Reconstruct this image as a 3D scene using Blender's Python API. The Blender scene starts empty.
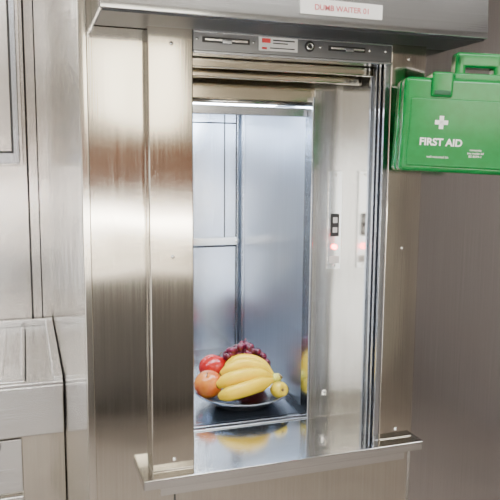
import bpy, bmesh, math, random
from mathutils import Vector, Matrix
random.seed(7)
E=1.6
C=bpy.context.collection
# ---------------------------------------------------------------- materials
def nt(name):
    m=bpy.data.materials.new(name); m.use_nodes=True
    return m, m.node_tree, m.node_tree.nodes['Principled BSDF']
def steel(name,col=(.62,.61,.59),rough=.27,brush='v',aniso=.0,wob=.13,var=.13,line=.06):
    m,t,b=nt(name); N=t.nodes; L=t.links
    tc=N.new('ShaderNodeTexCoord'); mp=N.new('ShaderNodeMapping')
    mp.inputs['Scale'].default_value={'v':(420,420,4),'h':(4,420,420),'d':(420,4,420)}[brush]
    L.new(tc.outputs['Object'],mp.inputs['Vector'])
    n=N.new('ShaderNodeTexNoise'); n.inputs['Scale'].default_value=1.0; n.inputs['Detail'].default_value=3
    L.new(mp.outputs[0],n.inputs['Vector'])
    n2=N.new('ShaderNodeTexNoise'); n2.inputs['Scale'].default_value=4.0; n2.inputs['Detail'].default_value=1
    L.new(tc.outputs['Object'],n2.inputs['Vector'])
    r=N.new('ShaderNodeMapRange'); r.inputs[3].default_value=rough-.04; r.inputs[4].default_value=rough+.05
    L.new(n.outputs[0],r.inputs[0]); L.new(r.outputs[0],b.inputs['Roughness'])
    mx=N.new('ShaderNodeMixRGB'); mx.inputs[1].default_value=tuple(c*(1-var) for c in col)+(1,)
    mx.inputs[2].default_value=tuple(min(1,c*(1+var)) for c in col)+(1,)
    L.new(n.outputs[0],mx.inputs[0]); L.new(mx.outputs[0],b.inputs['Base Color'])
    bp=N.new('ShaderNodeBump'); bp.inputs['Strength'].default_value=line; bp.inputs['Distance'].default_value=.0006
    L.new(n.outputs[0],bp.inputs['Height'])
    b2=N.new('ShaderNodeBump'); b2.inputs['Strength'].default_value=wob; b2.inputs['Distance'].default_value=.03
    L.new(n2.outputs[0],b2.inputs['Height']); L.new(bp.outputs[0],b2.inputs['Normal'])
    L.new(b2.outputs[0],b.inputs['Normal'])
    b.inputs['Metallic'].default_value=1
    return m
def plain(name,col,rough=.5,metal=0,emit=None,es=0,noise=0,nscale=20,col2=None):
    m,t,b=nt(name)
    b.inputs['Base Color'].default_value=tuple(col)+(1,)
    b.inputs['Roughness'].default_value=rough; b.inputs['Metallic'].default_value=metal
    if emit: b.inputs['Emission Color'].default_value=tuple(emit)+(1,); b.inputs['Emission Strength'].default_value=es
    if col2:
        tc=t.nodes.new('ShaderNodeTexCoord'); n=t.nodes.new('ShaderNodeTexNoise'); n.inputs['Scale'].default_value=nscale
        n.inputs['Detail'].default_value=3
        rp=t.nodes.new('ShaderNodeMapRange'); rp.inputs[1].default_value=.38; rp.inputs[2].default_value=.62
        mx=t.nodes.new('ShaderNodeMixRGB'); mx.inputs[1].default_value=tuple(col)+(1,); mx.inputs[2].default_value=tuple(col2)+(1,)
        t.links.new(tc.outputs['Object'],n.inputs['Vector']); t.links.new(n.outputs[0],rp.inputs[0])
        t.links.new(rp.outputs[0],mx.inputs[0]); t.links.new(mx.outputs[0],b.inputs['Base Color'])
    return m
S_frame=steel('steel_frame',(.57,.53,.46),.10)
S_wall=steel('steel_wall',(.57,.54,.48),.10)
S_right=steel('steel_wall_right',(.48,.465,.46),.12)
S_side=steel('steel_side',(.66,.63,.57),.13)
S_left=steel('steel_left',(.66,.63,.60),.22)
S_sill=steel('steel_sill',(.68,.68,.67),.12,'h')
S_hood=steel('steel_hood',(.50,.52,.54),.14,'h')
S_jamb=steel('steel_jamb',(.62,.60,.56),.18)
S_gate=steel('steel_gate',(.62,.56,.44),.13,'h')  # the gate's gold reflection is put into this warm base colour
S_head=steel('steel_header',(.26,.27,.29),.3,'h')
S_car=steel('steel_car',(.68,.74,.83),.21,wob=.3,line=.03)
S_carw=steel('steel_car_wall',(.72,.78,.88),.30,wob=.15,line=.03)
S_rail=steel('steel_rail',(.55,.58,.63),.2)
S_ctr=steel('steel_counter',(.74,.74,.74),.25,'h')
S_screw=plain('screw_steel',(.85,.85,.82),.2,1)
M_dark=plain('dark_gap',(.03,.03,.032),.6)
M_black=plain('black_plastic',(.03,.03,.032),.4)
M_white=plain('label_white',(.82,.82,.80),.5)
M_red=plain('label_red',(.65,.04,.04),.5)
M_pink=plain('label_pink',(.62,.12,.14),.5)
M_redlamp=plain('red_indicator',(.8,.02,.02),.4,0,(1,.012,.02),55)
M_green=plain('green_plastic',(.0,.19,.035),.18,0,None,0,0,60,(.0,.215,.042))
M_greend=plain('green_plastic_dark',(.002,.08,.028),.4)
M_wpaint=plain('white_print',(.9,.93,.9),.5)
# ---------------------------------------------------------------- helpers
def empty(name,loc=(0,0,0)):
    o=bpy.data.objects.new(name,None); o.location=loc; C.objects.link(o); o.empty_display_size=.1; return o
def add(name,bm,mat,par=None,smooth=False,bevel=0,seg=2):
    me=bpy.data.meshes.new(name); bm.normal_update(); bm.to_mesh(me); bm.free()
    o=bpy.data.objects.new(name,me); C.objects.link(o)
    for mm in (mat if isinstance(mat,(list,tuple)) else [mat]): me.materials.append(mm)
    if smooth:
        for p in me.polygons: p.use_smooth=True
    if bevel:
        md=o.modifiers.new('b','BEVEL'); md.width=bevel; md.segments=seg; md.limit_method='ANGLE'
        for p in me.polygons: p.use_smooth=True
        w=o.modifiers.new('w','WEIGHTED_NORMAL')
    if par: o.parent=par
    return o
def bx(bm,x0,x1,y0,y1,z0,z1,M=None):
    r=bmesh.ops.create_cube(bm,size=1)['verts']
    for v in r:
        v.co=Vector(((x0+x1)/2+v.co.x*(x1-x0),(y0+y1)/2+v.co.y*(y1-y0),(z0+z1)/2+v.co.z*(z1-z0)))
        if M: v.co=M@v.co
def boxes(name,lst,mat,par=None,bevel=0,off=E):
    bm=bmesh.new()
    for b in lst: bx(bm,b[0],b[1],b[2],b[3],b[4]+off,b[5]+off)
    return add(name,bm,mat,par,bevel=bevel)
def prism(name,pts,axis,a0,a1,mat,par=None,bevel=0):
    bm=bmesh.new()
    def P(p,a):
        if axis=='x': return (a,p[0],p[1]+E)
        if axis=='z': return (p[0],p[1],a+E)
        return (p[0],a,p[1]+E)
    A=[bm.verts.new(P(p,a0)) for p in pts]; B=[bm.verts.new(P(p,a1)) for p in pts]
    bm.faces.new(A); bm.faces.new(B[::-1])
    n=len(pts)
    for i in range(n): bm.faces.new((A[i],B[i],B[(i+1)%n],A[(i+1)%n]))
    bmesh.ops.recalc_face_normals(bm,faces=bm.faces)
    return add(name,bm,mat,par,bevel=bevel)
def tube(bm,pts,rad,n=10,cap=True):
    rings=[]; pts=[Vector(p) for p in pts]
    up=Vector((0.1,.2,1)).normalized()
    for i,p in enumerate(pts):
        d=(pts[min(i+1,len(pts)-1)]-pts[max(i-1,0)]).normalized()
        s=d.cross(up).normalized(); t=s.cross(d)
        rings.append([bm.verts.new(p+(s*math.cos(2*math.pi*k/n)+t*math.sin(2*math.pi*k/n))*rad[i]) for k in range(n)])
    for a,b in zip(rings,rings[1:]):
        for k in range(n): bm.faces.new((a[k],a[(k+1)%n],b[(k+1)%n],b[k]))
    if cap: bm.faces.new(rings[0][::-1]); bm.faces.new(rings[-1])
def lathe(bm,prof,c,n=40,M=None):
    rings=[]
    for r,z in prof:
        ring=[]
        for k in range(n):
            v=Vector((r*math.cos(2*math.pi*k/n),r*math.sin(2*math.pi*k/n),z))
            if M: v=M@v
            ring.append(bm.verts.new(v+Vector(c)))
        rings.append(ring)
    for a,b in zip(rings,rings[1:]):
        for k in range(n): bm.faces.new((a[k],a[(k+1)%n],b[(k+1)%n],b[k]))
    return rings
def text(name,s,size,M,mat,par,w=.012):
    cu=bpy.data.curves.new(name,'FONT'); cu.body=s; cu.size=size; cu.extrude=.0002; cu.align_x='CENTER'; cu.align_y='CENTER'
    cu.offset=size*w
    o=bpy.data.objects.new(name,cu); C.objects.link(o); cu.materials.append(mat); o.parent=par
    o.matrix_local=M
    return o
def screw(name,x,y,z,par,nrm='y',r=.0038):
    bm=bmesh.new()
    M=Matrix.Rotation(math.pi/2,4,'X') if nrm=='y' else Matrix.Rotation(-math.pi/2,4,'Y')
    rg=lathe(bm,[(r,0),(r*.95,.0012),(r*.6,.0022),(.0003,.0025)],(x,y,z+E),14,M)
    return add(name,bm,S_screw,par,True)
# ---------------------------------------------------------------- room shell
F=-E; H=2.75-E
def tiles(name,c1,c2,grout,scale,rough):
    m,t,b=nt(name); tc=t.nodes.new('ShaderNodeTexCoord'); br=t.nodes.new('ShaderNodeTexBrick')
    br.offset=0; br.inputs['Scale'].default_value=scale; br.inputs['Brick Width'].default_value=1; br.inputs['Row Height'].default_value=1
    br.inputs['Mortar Size'].default_value=.02
    br.inputs['Color1'].default_value=c1+(1,); br.inputs['Color2'].default_value=c2+(1,); br.inputs['Mortar'].default_value=grout+(1,)
    t.links.new(tc.outputs['Object'],br.inputs['Vector']); t.links.new(br.outputs[0],b.inputs['Base Color']); b.inputs['Roughness'].default_value=rough
    return m
M_floor=tiles('floor_tile',(.24,.215,.20),(.28,.25,.23),(.15,.14,.13),5,.4)
M_ceil=plain('ceiling_paint',(.85,.85,.85),.8)
M_cream=plain('wall_paint',(.55,.53,.48),.7)
M_ewall=plain('east_wall_paint',(.28,.26,.255),.7)
M_lwall=plain('left_wall_paint',(.46,.42,.38),.6)
M_wood=plain('cupboard_wood',(.17,.055,.018),.4,0,None,0,0,6,(.25,.09,.03))
M_grey=plain('cabinet_grey',(.15,.145,.145),.4)
M_wtop=plain('worktop_white',(.85,.85,.83),.3)
M_lamp=plain('ceiling_lamp',(1,1,1),.5,0,(1,.975,.93),23)
X0,X1r=-1.9,2.7; Yb=-3.2; Yf=1.8
boxes('floor',[(X0,X1r,Yb,Yf,F-.1,F)],M_floor)
boxes('ceiling',[(X0,X1r,Yb,Yf,H,H+.1)],M_ceil)
boxes('wall_south',[(X0-.1,X1r+.1,Yb-.1,Yb,F,H)],M_cream)
boxes('wall_west',[(X0-.1,X0,Yb,Yf,F,H)],M_lwall)
boxes('wall_east',[(X1r,X1r+.1,Yb,.03,F,H)],M_ewall)
boxes('wall_north',[(X0,.101,Yf,Yf+.1,F,H)],S_left)
boxes('wall_hatch',[(.101,.27,.03,.05,F,H),(.735,X1r,.03,.05,F,H),(.27,.735,.03,.05,F,-.62),(.27,.735,.03,.05,.25,H)],S_wall)
boxes('wall_shaft',[(.101,.125,.05,Yf,F,H)],S_side)
boxes('trim_1',[(.097,.112,.022,.05,F,H)],S_side,bevel=.002)
boxes('trim_2',[(.262,.265,.027,.031,F,-.62)],M_dark)
boxes('wall_panel_east',[(.80,X1r,.024,.030,F,.9)],S_right)
ku=empty('added_cabinet')  # unseen cabinet row, added as a grey band for the steel to reflect
boxes('carcass',[(-.6,1.45,Yb+.001,Yb+.35,F+.1,-.72)],M_grey,ku)
boxes('doors',[(x+.01,x+.40,Yb+.35,Yb+.37,F+.12,-.74) for x in (-.6,-.19,.22,.63,1.04)],M_grey,ku,.004)
boxes('plinth',[(-.6,1.45,Yb+.001,Yb+.30,F,F+.1)],M_dark,ku)
boxes('worktop',[(-.6,1.47,Yb+.001,Yb+.40,-.72,-.68)],M_wtop,ku,.004)
kw=empty('added_cupboard')  # unseen cupboards, put in so the front steel mirrors a brown band
boxes('carcass',[(-.6,1.20,Yb+.001,Yb+.28,-.30,.16)],M_wood,kw)
boxes('doors',[(x+.005,x+.445,Yb+.28,Yb+.30,-.29,.15) for x in (-.6,-.15,.30,.75)],M_wood,kw,.004)
boxes('added_glow_strip',[(-.55,1.15,Yb+.20,Yb+.30,-.355,-.30)],plain('strip_glow',(1,1,1),.5,0,(1,.96,.88),42),kw)  # glowing strip added to give the steel a white reflected band
boxes('added_window_glow',[(.40,.70,Yb+.021,Yb+.04,.26,.80),(.74,1.05,Yb+.021,Yb+.04,.26,.80)],plain('added_glow_warm',(.7,.8,.9),.3,0,(1,.90,.70),7.5))  # unseen warm glowing panes, added to brighten reflections in the left steel
boxes('added_door_glow',[(-1.7,-.75,Yb+.021,Yb+.04,F+.02,-.80),(-1.7,-.75,Yb+.021,Yb+.04,-.68,.10)],plain('added_glow_cool',(.7,.8,.9),.3,0,(.93,.96,1),6.5))  # unseen cool glowing panes, added for the white reflection in the car wall
for i,(x,y) in enumerate([(-.5,-.5),(.9,-1.5),(-.9,-2.2),(-.9,1.0),(1.9,-.9)]):  # one of these panels is an unseen extra, added to brighten the left steel
    e=empty('ceiling_light' if i==0 else 'ceiling_light.%03d'%i)
    boxes('housing',[(x-.33,x+.33,y-.33,y+.33,H-.04,H)],M_white,e)
    boxes('diffuser',[(x-.3,x+.3,y-.3,y+.3,H-.05,H-.04)],M_lamp,e)
# ---------------------------------------------------------------- dumbwaiter
dw=empty('dumbwaiter_hatch')
A1,A2,A3,A4=.214,.297,.705,.786
ZS,ZT,ZH=-.587,.205,.245
boxes('post_1',[(A1,A2,0,.03,ZS,ZH)],S_frame,dw,.0025)
boxes('post_2',[(A3,A4,0,.03,ZS,ZH)],S_frame,dw,.0025)
boxes('jamb_near',[(A2-.02,A2-.002,.03,.19,ZS,ZH)],S_jamb,dw)
boxes('jamb_far',[(A3,A3+.02,.03,.165,ZS,ZH)],S_jamb,dw)
boxes('gate_guide',[(A3-.012,A3,.002,.008,ZS,ZT),(A3-.012,A3,.020,.026,ZS,ZT),(A3-.010,A3,.040,.046,ZS,ZT),(A3-.010,A3,.062,.070,ZS,ZT)],S_rail,dw,.001)
boxes('guide_slot',[(A3-.003,A3,.009,.019,ZS,ZT),(A3-.003,A3,.027,.039,ZS,ZT)],M_dark,dw)
boxes('control_panel_post',[(.612,A3+.01,.165,.19,ZS,ZT)],S_jamb,dw,.0015)
boxes('post_fold',[(.606,.6125,.160,.20,ZS,.15)],S_rail,dw,.0015)
boxes('header',[(A2,A3,-.001,.03,ZT,ZH)],S_head,dw,.0015)
boxes('header_lip',[(A2,A3,-.005,.03,ZT-.004,ZT+.001),(A2,A3,-.005,0,ZH-.008,ZH)],S_rail,dw,.001)
boxes('header_slot',[(.314,.405,-.0025,0,.221,.231),(.565,.645,-.0025,0,.221,.231)],M_black,dw,.001)
boxes('slot_bar',[(.318,.400,-.006,-.002,.2235,.2285),(.569,.641,-.006,-.002,.2235,.2285)],S_screw,dw,.001)
boxes('slot_latch',[(.350,.368,-.010,-.005,.219,.2265),(.598,.616,-.010,-.005,.219,.2265)],S_rail,dw,.001)
boxes('header_label',[(.422,.500,-.003,0,.213,.238)],M_white,dw)
boxes('label_mark',[(.428,.445,-.0035,-.003,.227,.235),(.428,.438,-.0035,-.003,.2155,.219)],M_red,dw)
boxes('label_print',[(.450,.494,-.0035,-.003,.231,.2335),(.450,.480,-.0035,-.003,.226,.228),(.444,.494,-.0035,-.003,.217,.219)],M_black,dw)
bm=bmesh.new(); lathe(bm,[(.010,0),(.010,.003),(.007,.004),(.007,.0025),(.004,.0025),(.004,.005),(.0003,.005)],(.525,-.001,.226+E),24,Matrix.Rotation(math.pi/2,4,'X')); add('key_switch',bm,[M_black],dw,True)
bm=bmesh.new(); lathe(bm,[(.0072,0),(.0072,.0008),(.0042,.0008),(.0042,0)],(.525,-.0051,.226+E),24,Matrix.Rotation(math.pi/2,4,'X')); add('key_ring',bm,[S_screw],dw,True)
for i,x in enumerate((.304,.412,.548,.655,.69)): screw('header_screw_%d'%i,x,-.001,.226,dw,r=.003)
boxes('soffit',[(A2-.02,A3+.02,.03,.30,ZT+.01,ZT+.03)],S_head,dw)
boxes('gate_upper',[(A2,A3-.012,.045,.060,.184,.214)],S_gate,dw,.003)
boxes('gate_lower',[(A2,A3-.012,.095,.110,.172,.214)],S_gate,dw,.004)
boxes('car_lintel',[(A2-.02,.615,.175,.20,.138,.214)],S_gate,dw,.004)
bm=bmesh.new(); tube(bm,[(A2-.01,.178,.135+E),(.608,.178,.135+E)],[.005,.005],14); add('lintel_roll',bm,S_screw,dw,True)
boxes('lintel_strip',[(A2-.02,.606,.185,.20,.108,.127)],S_rail,dw,.002)
# sill
prism('sill',[(-.032,ZS),(-.032,ZS-.019),(-.026,ZS-.019),(-.026,ZS-.006),(.188,ZS-.006),(.188,ZS)],'x',.192,.795,S_sill,dw,.0012)
boxes('sill_support',[(.23,.77,0,.03,ZS-.05,ZS-.006)],S_sill,dw)
boxes('sill_end',[(.192,.194,-.032,.03,ZS-.019,ZS),(.793,.795,-.032,.03,ZS-.019,ZS)],S_sill,dw)
boxes('threshold',[(A2,.612,.165,.172,ZS,ZS+.003),(A2,.612,.180,.192,ZS-.002,ZS+.004)],S_rail,dw,.001)
boxes('threshold_gap',[(A2,.612,.1725,.1795,ZS,ZS+.0008)],M_dark,dw)
# car
cx0,cx1,cy0,cy1,cz0,cz1=.20,.626,.205,.700,ZS+.004,.150
boxes('car_floor',[(cx0,cx1,.195,cy1,cz0-.01,cz0)],S_car,dw)
boxes('car_wall_back',[(cx0,cx1,cy1-.012,cy1,cz0,cz1)],S_car,dw)
boxes('car_wall_far',[(cx1-.012,cx1,cy0,cy1,cz0,cz1)],S_carw,dw)
boxes('car_wall_near',[(cx0,cx0+.012,cy0,cy1,cz0,cz1)],S_car,dw)
boxes('car_ceiling',[(cx0,cx1,cy0,cy1,cz1,cz1+.012)],S_car,dw)
boxes('car_corner_trim',[(cx1-.028,cx1-.012,cy1-.020,cy1-.012,cz0,cz1),(cx1-.020,cx1-.012,cy1-.05,cy1-.04,cz0,cz1)],S_rail,dw,.001)
boxes('car_back_rail',[(cx0,cx1-.028,cy1-.024,cy1-.012,-.237,-.213)],S_screw,dw,.002)
boxes('rail_shadow_gap',[(cx0,cx1-.028,cy1-.014,cy1-.012,-.243,-.238)],M_dark,dw)
boxes('car_back_seam',[(.560,.563,cy1-.0135,cy1-.012,-.215,cz1),(cx0,cx1,cy1-.0135,cy1-.012,cz1-.03,cz1-.026),(cx1-.030,cx1-.028,cy1-.0135,cy1-.012,cz0,cz1)],M_dark,dw)
boxes('car_skirting',[(cx0,cx1-.012,cy1-.016,cy1-.012,cz0,cz0+.03),(cx1-.016,cx1-.012,cy0,cy1-.012,cz0,cz0+.012)],S_rail,dw)
screw('car_latch',.598,cy1-.022,-.225,dw,r=.008)
boxes('car_lamp',[(.23,.58,.22,.34,cz1-.008,cz1)],plain('car_lamp_glow',(1,1,1),.5,0,(.86,.93,1),46),dw)
# control strip
boxes('control_plate',[(.650,.685,.162,.165,-.236,-.011)],S_screw,dw,.001)
boxes('display',[(.657,.678,.1605,.162,-.160,-.108)],M_black,dw,.0008)
boxes('display_mark',[(.662,.673,.160,.1605,-.129,-.116),(.662,.673,.160,.1605,-.151,-.139)],M_white,dw)
bm=bmesh.new(); lathe(bm,[(.0058,0),(.0058,.004),(.0003,.005)],(.6675,.162,-.184+E),18,Matrix.Rotation(math.pi/2,4,'X')); add('call_button',bm,M_redlamp,dw,True)
boxes('control_label',[(.656,.680,.1612,.162,-.222,-.205)],M_white,dw)
screw('plate_screw_1',.6675,.162,-.02,dw,r=.003); screw('plate_screw_2',.6675,.162,-.228,dw,r=.003)
screw('lock_knob',.652,.165,-.53,dw,r=.008)
for i,z in enumerate((.215,-.17,-.565)):
    screw('post_screw_a%d'%i,.257,0,z,dw); screw('post_screw_b%d'%i,.745,0,z,dw)
# hood above
prism('hood',[(-.10,ZH),(-.10,ZH+.012),(-.095,.335),(.028,.42),(.028,ZH)],'x',.121,.857,S_hood,dw,.002)
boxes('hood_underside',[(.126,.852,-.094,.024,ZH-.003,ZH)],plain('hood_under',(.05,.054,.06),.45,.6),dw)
boxes('hood_label',[(.463,.623,-.1025,-.0985,.262,.288)],M_white,dw)
text('hood_label_text','DUMB WAITER 01',.0135,Matrix.Translation((.543,-.1030,.274+E))@Matrix.Rotation(math.pi/2,4,'X'),M_pink,dw,.01)
# ---------------------------------------------------------------- fruit
K0=1.07
pc=Vector((.492,.300,cz0+E)); U=Vector((.947,-.322,0)); V=Vector((.322,.947,0)); Z=Vector((0,0,1))
def Lp(u,v,h): return pc+(U*u+V*v+Z*h)*K0
M_plate=plain('dark_plate',(.20,.21,.23),.22,.85)
bm=bmesh.new()
lathe(bm,[(r*K0,z*K0) for r,z in [(.0005,.0005),(.058,.0005),(.064,.003),(.100,.026),(.108,.030),(.109,.033),(.100,.031),(.062,.008),(.0005,.006)]],pc,56)
add('serving_plate',bm,M_plate,None,True)
mb,t,b=nt('banana_skin'); b.inputs['Roughness'].default_value=.42
tc=t.nodes.new('ShaderNodeTexCoord'); n=t.nodes.new('ShaderNodeTexNoise'); n.inputs['Scale'].default_value=60
r=t.nodes.new('ShaderNodeValToRGB'); r.color_ramp.elements[0].color=(.78,.48,.002,1); r.color_ramp.elements[1].color=(.90,.62,.006,1)
t.links.new(tc.outputs['Object'],n.inputs['Vector']); t.links.new(n.outputs[0],r.inputs[0]); t.links.new(r.outputs[0],b.inputs['Base Color'])
M_tip=plain('banana_tip',(.16,.10,.04),.6); M_stem=plain('banana_stem',(.62,.58,.10),.5)
bb=empty('banana_bunch')
crown=(.080,.004,.056)
spec=[((-.054,-.062,.034),.010,.0215,-.034),((-.060,-.036,.050),.022,.022,-.016),((-.052,-.006,.064),.030,.021,.0),((-.042,.022,.076),.028,.019,.010)]
for i,(e,arch,rad,bow) in enumerate(spec):
    pts=[];rr=[]; K=22
    for k in range(K+1):
        s=k/K
        a=math.sin(math.pi*s)
        p=Lp(e[0]+(crown[0]-e[0])*s, e[1]+(crown[1]-e[1])*s+bow*a, e[2]+(crown[2]-e[2])*s+arch*a)
        pts.append(p)
        if s<.05: q=.30+s/.05*.22
        elif s<.22: q=.52+.48*math.sin((s-.05)/.17*math.pi/2)
        elif s<.72: q=1
        elif s<.9: q=1-.60*((s-.72)/.18)**1.3
        else: q=.36
        rr.append(rad*.86*K0*q)
    bm=bmesh.new(); tube(bm,pts,rr,7); o=add('banana_%d'%(i+1),bm,[mb,M_tip,M_stem],bb,True)
    for j,pl in enumerate(o.data.polygons):
        ri=j//7
        if ri<1: pl.material_index=1
        elif ri>=20: pl.material_index=2
    o.data.polygons[-2].material_index=1
    sb=o.modifiers.new('s','SUBSURF'); sb.levels=1; sb.render_levels=2
bm=bmesh.new(); tube(bm,[Lp(.070,.004,.054),Lp(.080,.004,.057),Lp(.088,.004,.062)],[.013,.013,.009],10); add('crown',bm,M_stem,bb,True)
bm=bmesh.new(); tube(bm,[Lp(.0875,.004,.0615),Lp(.090,.004,.064)],[.008,.007],10); add('crown_tip',bm,M_tip,bb,True)
M_pear=plain('pear_skin',(.64,.46,.02),.4,0,None,0,0,40,(.74,.55,.035))
q_=Vector((.10,-.95,.28)).normalized()
MP=Vector((0,0,1)).rotation_difference(q_).to_matrix().to_4x4()
bm=bmesh.new(); pr=[]
for r_,z_ in [(.0003,.0165),(.0035,.0172),(.007,.0190),(.012,.0175),(.0165,.012),(.0188,.003),(.0185,-.006),(.0155,-.016),(.0115,-.025),(.009,-.032),(.0065,-.037),(.0003,-.039)]: pr.append((r_*K0,z_*K0))
lathe(bm,pr[::-1],Lp(.085,-.032,.042),26,MP)
tube(bm,[Lp(.085,-.032,.042)+MP.to_3x3()@Vector((0,0,.0160)),Lp(.085,-.032,.042)+MP.to_3x3()@Vector((0,0,.0205))],[.0045,.0032],8)
po=add('pear',bm,[M_pear,M_tip],None,True)
for pl in po.data.polygons[11*26:]: pl.material_index=1
def apple(name,c,r,mat,tilt):
    r*=K0
    bm=bmesh.new(); prof=[]
    for k in range(17):
        th=math.pi*k/16
        rr=r*math.sin(th)*(1.04+.06*math.cos(th)); z=-r*.92*math.cos(th)
        if k>=13: z-=r*.12*((k-12)/4)**2
        if k<=2: z+=r*.1*(1-k/3)
        prof.append((max(rr,.0003),z))
    M=Matrix.Rotation(tilt[0],4,'X')@Matrix.Rotation(tilt[1],4,'Y')
    lathe(bm,prof,(0,0,0),26,M)
    base=M@Vector((0,0,r*.75)); tip=M@Vector((r*.12,0,r*1.15))
    tube(bm,[base,(base+tip)/2,tip],[.0016,.0013,.0017],6)
    bmesh.ops.translate(bm,verts=bm.verts,vec=c)
    o=add(name,bm,[mat,M_tip],None,True)
    for pl in o.data.polygons[16*26:]: pl.material_index=1
    return o
M_ap1=plain('apple_red',(.42,.006,.008),.25,0,None,0,0,22,(.55,.02,.012))
M_ap2=plain('apple_blush',(.46,.010,.010),.25,0,None,0,0,16,(.72,.24,.03))
apple('apple',Lp(-.076,-.018,.050),.032,M_ap2,(.5,-.3))
apple('apple',Lp(-.066,.050,.066),.036,M_ap1,(-.2,.4))
apple('apple',Lp(.014,.070,.046),.031,M_ap1,(-.2,.1))
M_gr=plain('grape_skin',(.065,.003,.012),.2,0,None,0,0,40,(.18,.010,.04))
bm=bmesh.new()
for i in range(80):
    u=random.uniform(-.04,.062); v=random.uniform(.030,.075)
    top=.124-12*(u-.004)**2-5*(v-.045)**2
    h=max(.076,top-random.uniform(0,.03)); q=random.uniform(.0078,.0096)
    c=Lp(u,v,h)
    r_=bmesh.ops.create_uvsphere(bm,u_segments=14,v_segments=9,radius=q)['verts']
    bmesh.ops.translate(bm,verts=r_,vec=c)
tube(bm,[Lp(.0,.05,.11),Lp(.002,.05,.128),Lp(.008,.052,.138)],[.002,.0018,.002],6)
add('grape_bunch',bm,M_gr,None,True)
# ---------------------------------------------------------------- first aid kit
ang=math.radians(-20)
fk=empty('first_aid_kit')
MF=Matrix.Translation((.669,-.1,-.007+E))@Matrix.Rotation(ang,4,'Z')@Matrix.Rotation(math.radians(2.6),4,'Y')
def fbox(name,lst,mat,bevel=0,seg=3):
    bm=bmesh.new()
    for b_ in lst: bx(bm,*b_)
    o=add(name,bm,mat,fk,bevel=bevel,seg=seg); o.matrix_local=MF; return o
W,Hh,Dp=.285,.174,.085
fbox('lid',[(0,W,0,.040,0,Hh)],M_green,.009,4)
fbox('base',[(0,W,.044,Dp,0,Hh)],M_green,.009,4)
fbox('seam',[(.004,W-.004,.038,.046,.004,Hh-.004)],M_greend)
fbox('raised_panel',[(.012,W-.012,-.0025,.004,.010,Hh-.038)],M_green,.004)
fbox('clip_1',[(.048,.088,-.007,.05,Hh-.036,Hh+.010)],M_green,.005)
fbox('clip_recess_1',[(.053,.083,-.0085,-.006,Hh-.032,Hh-.024)],M_greend,.001)
fbox('clip_2',[(W-.088,W-.048,-.007,.05,Hh-.036,Hh+.010)],M_green,.005)
fbox('clip_recess_2',[(W-.083,W-.053,-.0085,-.006,Hh-.032,Hh-.024)],M_greend,.001)
fbox('handle_base',[(.092,W-.092,.012,.072,Hh-.002,Hh+.012)],M_green,.004)
fbox('handle',[(.096,.116,.022,.058,Hh+.005,Hh+.050),(W-.116,W-.096,.022,.058,Hh+.005,Hh+.050),(.096,W-.096,.022,.058,Hh+.024,Hh+.052)],M_green,.006)
fbox('cross',[(.060,.084,-.0035,-.0024,.088,.096),(.068,.076,-.0035,-.0024,.080,.104)],M_wpaint)
RX=Matrix.Rotation(math.pi/2,4,'X')
text('first_aid_text','FIRST AID',.0185,MF@Matrix.Translation((.074,-.0032,.055))@RX,M_wpaint,fk,.03)
text('small_text','wall mounted kit',.006,MF@Matrix.Translation((.070,-.0032,.028))@RX,M_wpaint,fk,0)
text('small_text_b','contents:\nsee inside lid\nBS 8599-1',.006,MF@Matrix.Translation((.140,-.0032,.038))@RX,M_wpaint,fk,0)
boxes('wall_bracket',[(.815,.855,-.066,.024,.03,.12),(.79,.90,.018,.024,.01,.14)],S_rail,fk)
# ---------------------------------------------------------------- left side: counter & cabinet
ct=empty('sink_counter')
cx,cz=.0968,-.70
bm=bmesh.new()
for b_ in [(-1.2,cx,.94,1.0,cz-.03,cz),(-.025,cx,1.0,1.79,cz-.03,cz),(-1.2,-.025,1.72,1.79,cz-.03,cz),(-1.2,-.9,1.0,1.72,cz-.03,cz)]:
    bx(bm,b_[0],b_[1],b_[2],b_[3],b_[4]+E,b_[5]+E)
add('worktop',bm,S_ctr,ct)
boxes('rim',[(-1.2,cx,.935,.950,cz,cz+.012),(cx-.03,cx,.950,1.79,cz,cz+.022),(-.035,-.020,.98,1.73,cz,cz+.008),(-.91,-.025,.98,1.0,cz,cz+.008)],S_ctr,ct,.004)
boxes('upstand',[(-1.2,cx,1.765,1.79,cz,cz+.03)],S_ctr,ct,.003)
boxes('drainer_tray',[(-.9,-.025,1.0,1.72,cz-.012,cz-.004),(-.91,-.9,1.0,1.72,cz-.012,cz),(-.025,-.015,1.0,1.72,cz-.012,cz),(-.9,-.025,.99,1.0,cz-.012,cz)],S_ctr,ct)
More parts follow.
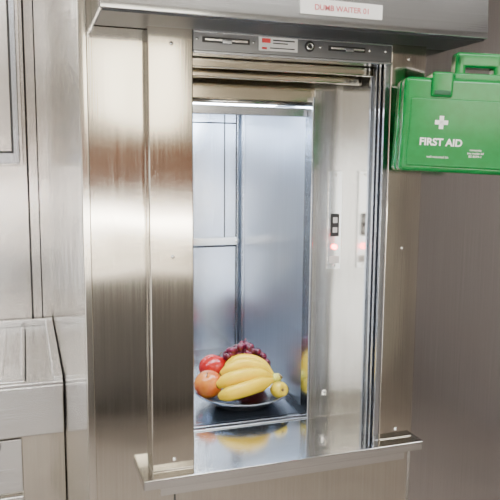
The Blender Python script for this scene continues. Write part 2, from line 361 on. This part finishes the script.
boxes('drainer_ribs',[(x,x+.012,1.04,1.68,cz-.005,cz+.001) for x in [-.10-.05*k for k in range(15)]],S_ctr,ct,.002)
boxes('apron',[(-1.2,cx,.935,.960,cz-.165,cz)],S_ctr,ct,.006)
boxes('carcass',[(-1.2,cx,.985,1.0,F+.1,cz-.16),(cx-.02,cx,1.0,1.79,F+.1,cz-.03),(-1.2,-1.18,1.0,1.79,F+.1,cz-.03)],S_wall,ct)
boxes('drawer_front',[(-.52,-.035,.965,.985,-1.06,cz-.18),(-.52,-.035,.965,.985,-1.5,-1.075)],S_ctr,ct,.004)
boxes('drawer_grip',[(-.45,-.10,.950,.965,-.905,-.890)],M_dark,ct)
boxes('leg',[(-1.18,-1.14,.99,1.03,F,F+.1),(cx-.05,cx-.01,.99,1.03,F,F+.1),(-1.18,-1.14,1.7,1.74,F,F+.1),(cx-.05,cx-.01,1.7,1.74,F,F+.1)],S_rail,ct)
wc=empty('wall_cabinet')
boxes('carcass',[(-.9,.0,1.42,1.79,-.01,.85)],S_left,wc,.003)
boxes('door_frame',[(-.45,-.012,1.405,1.42,.0,.83)],S_rail,wc,.004)
boxes('door_inset',[(-.42,-.040,1.402,1.406,.045,.80)],S_left,wc,.001)
boxes('door_gap',[(-.428,-.032,1.4035,1.4055,.037,.808)],M_dark,wc)
boxes('trim_3',[(.012,.020,1.795,1.80,F,H),(.055,.060,1.795,1.80,F,H)],M_dark)
# ---------------------------------------------------------------- world, camera
w=bpy.data.worlds.new('w'); bpy.context.scene.world=w; w.use_nodes=True
w.node_tree.nodes['Background'].inputs[0].default_value=(.8,.85,.9,1); w.node_tree.nodes['Background'].inputs[1].default_value=.3
cam=bpy.data.cameras.new('camera'); o=bpy.data.objects.new('camera',cam); C.objects.link(o)
cam.lens=661.5*36/500; cam.clip_start=.02
o.matrix_world=Matrix.Translation((0,-1.2,E))@Matrix.Rotation(math.radians(-18.8),4,'Z')@Matrix.Rotation(math.radians(90-7.3),4,'X')@Matrix.Rotation(math.radians(.42),4,'Z')
bpy.context.scene.camera=o
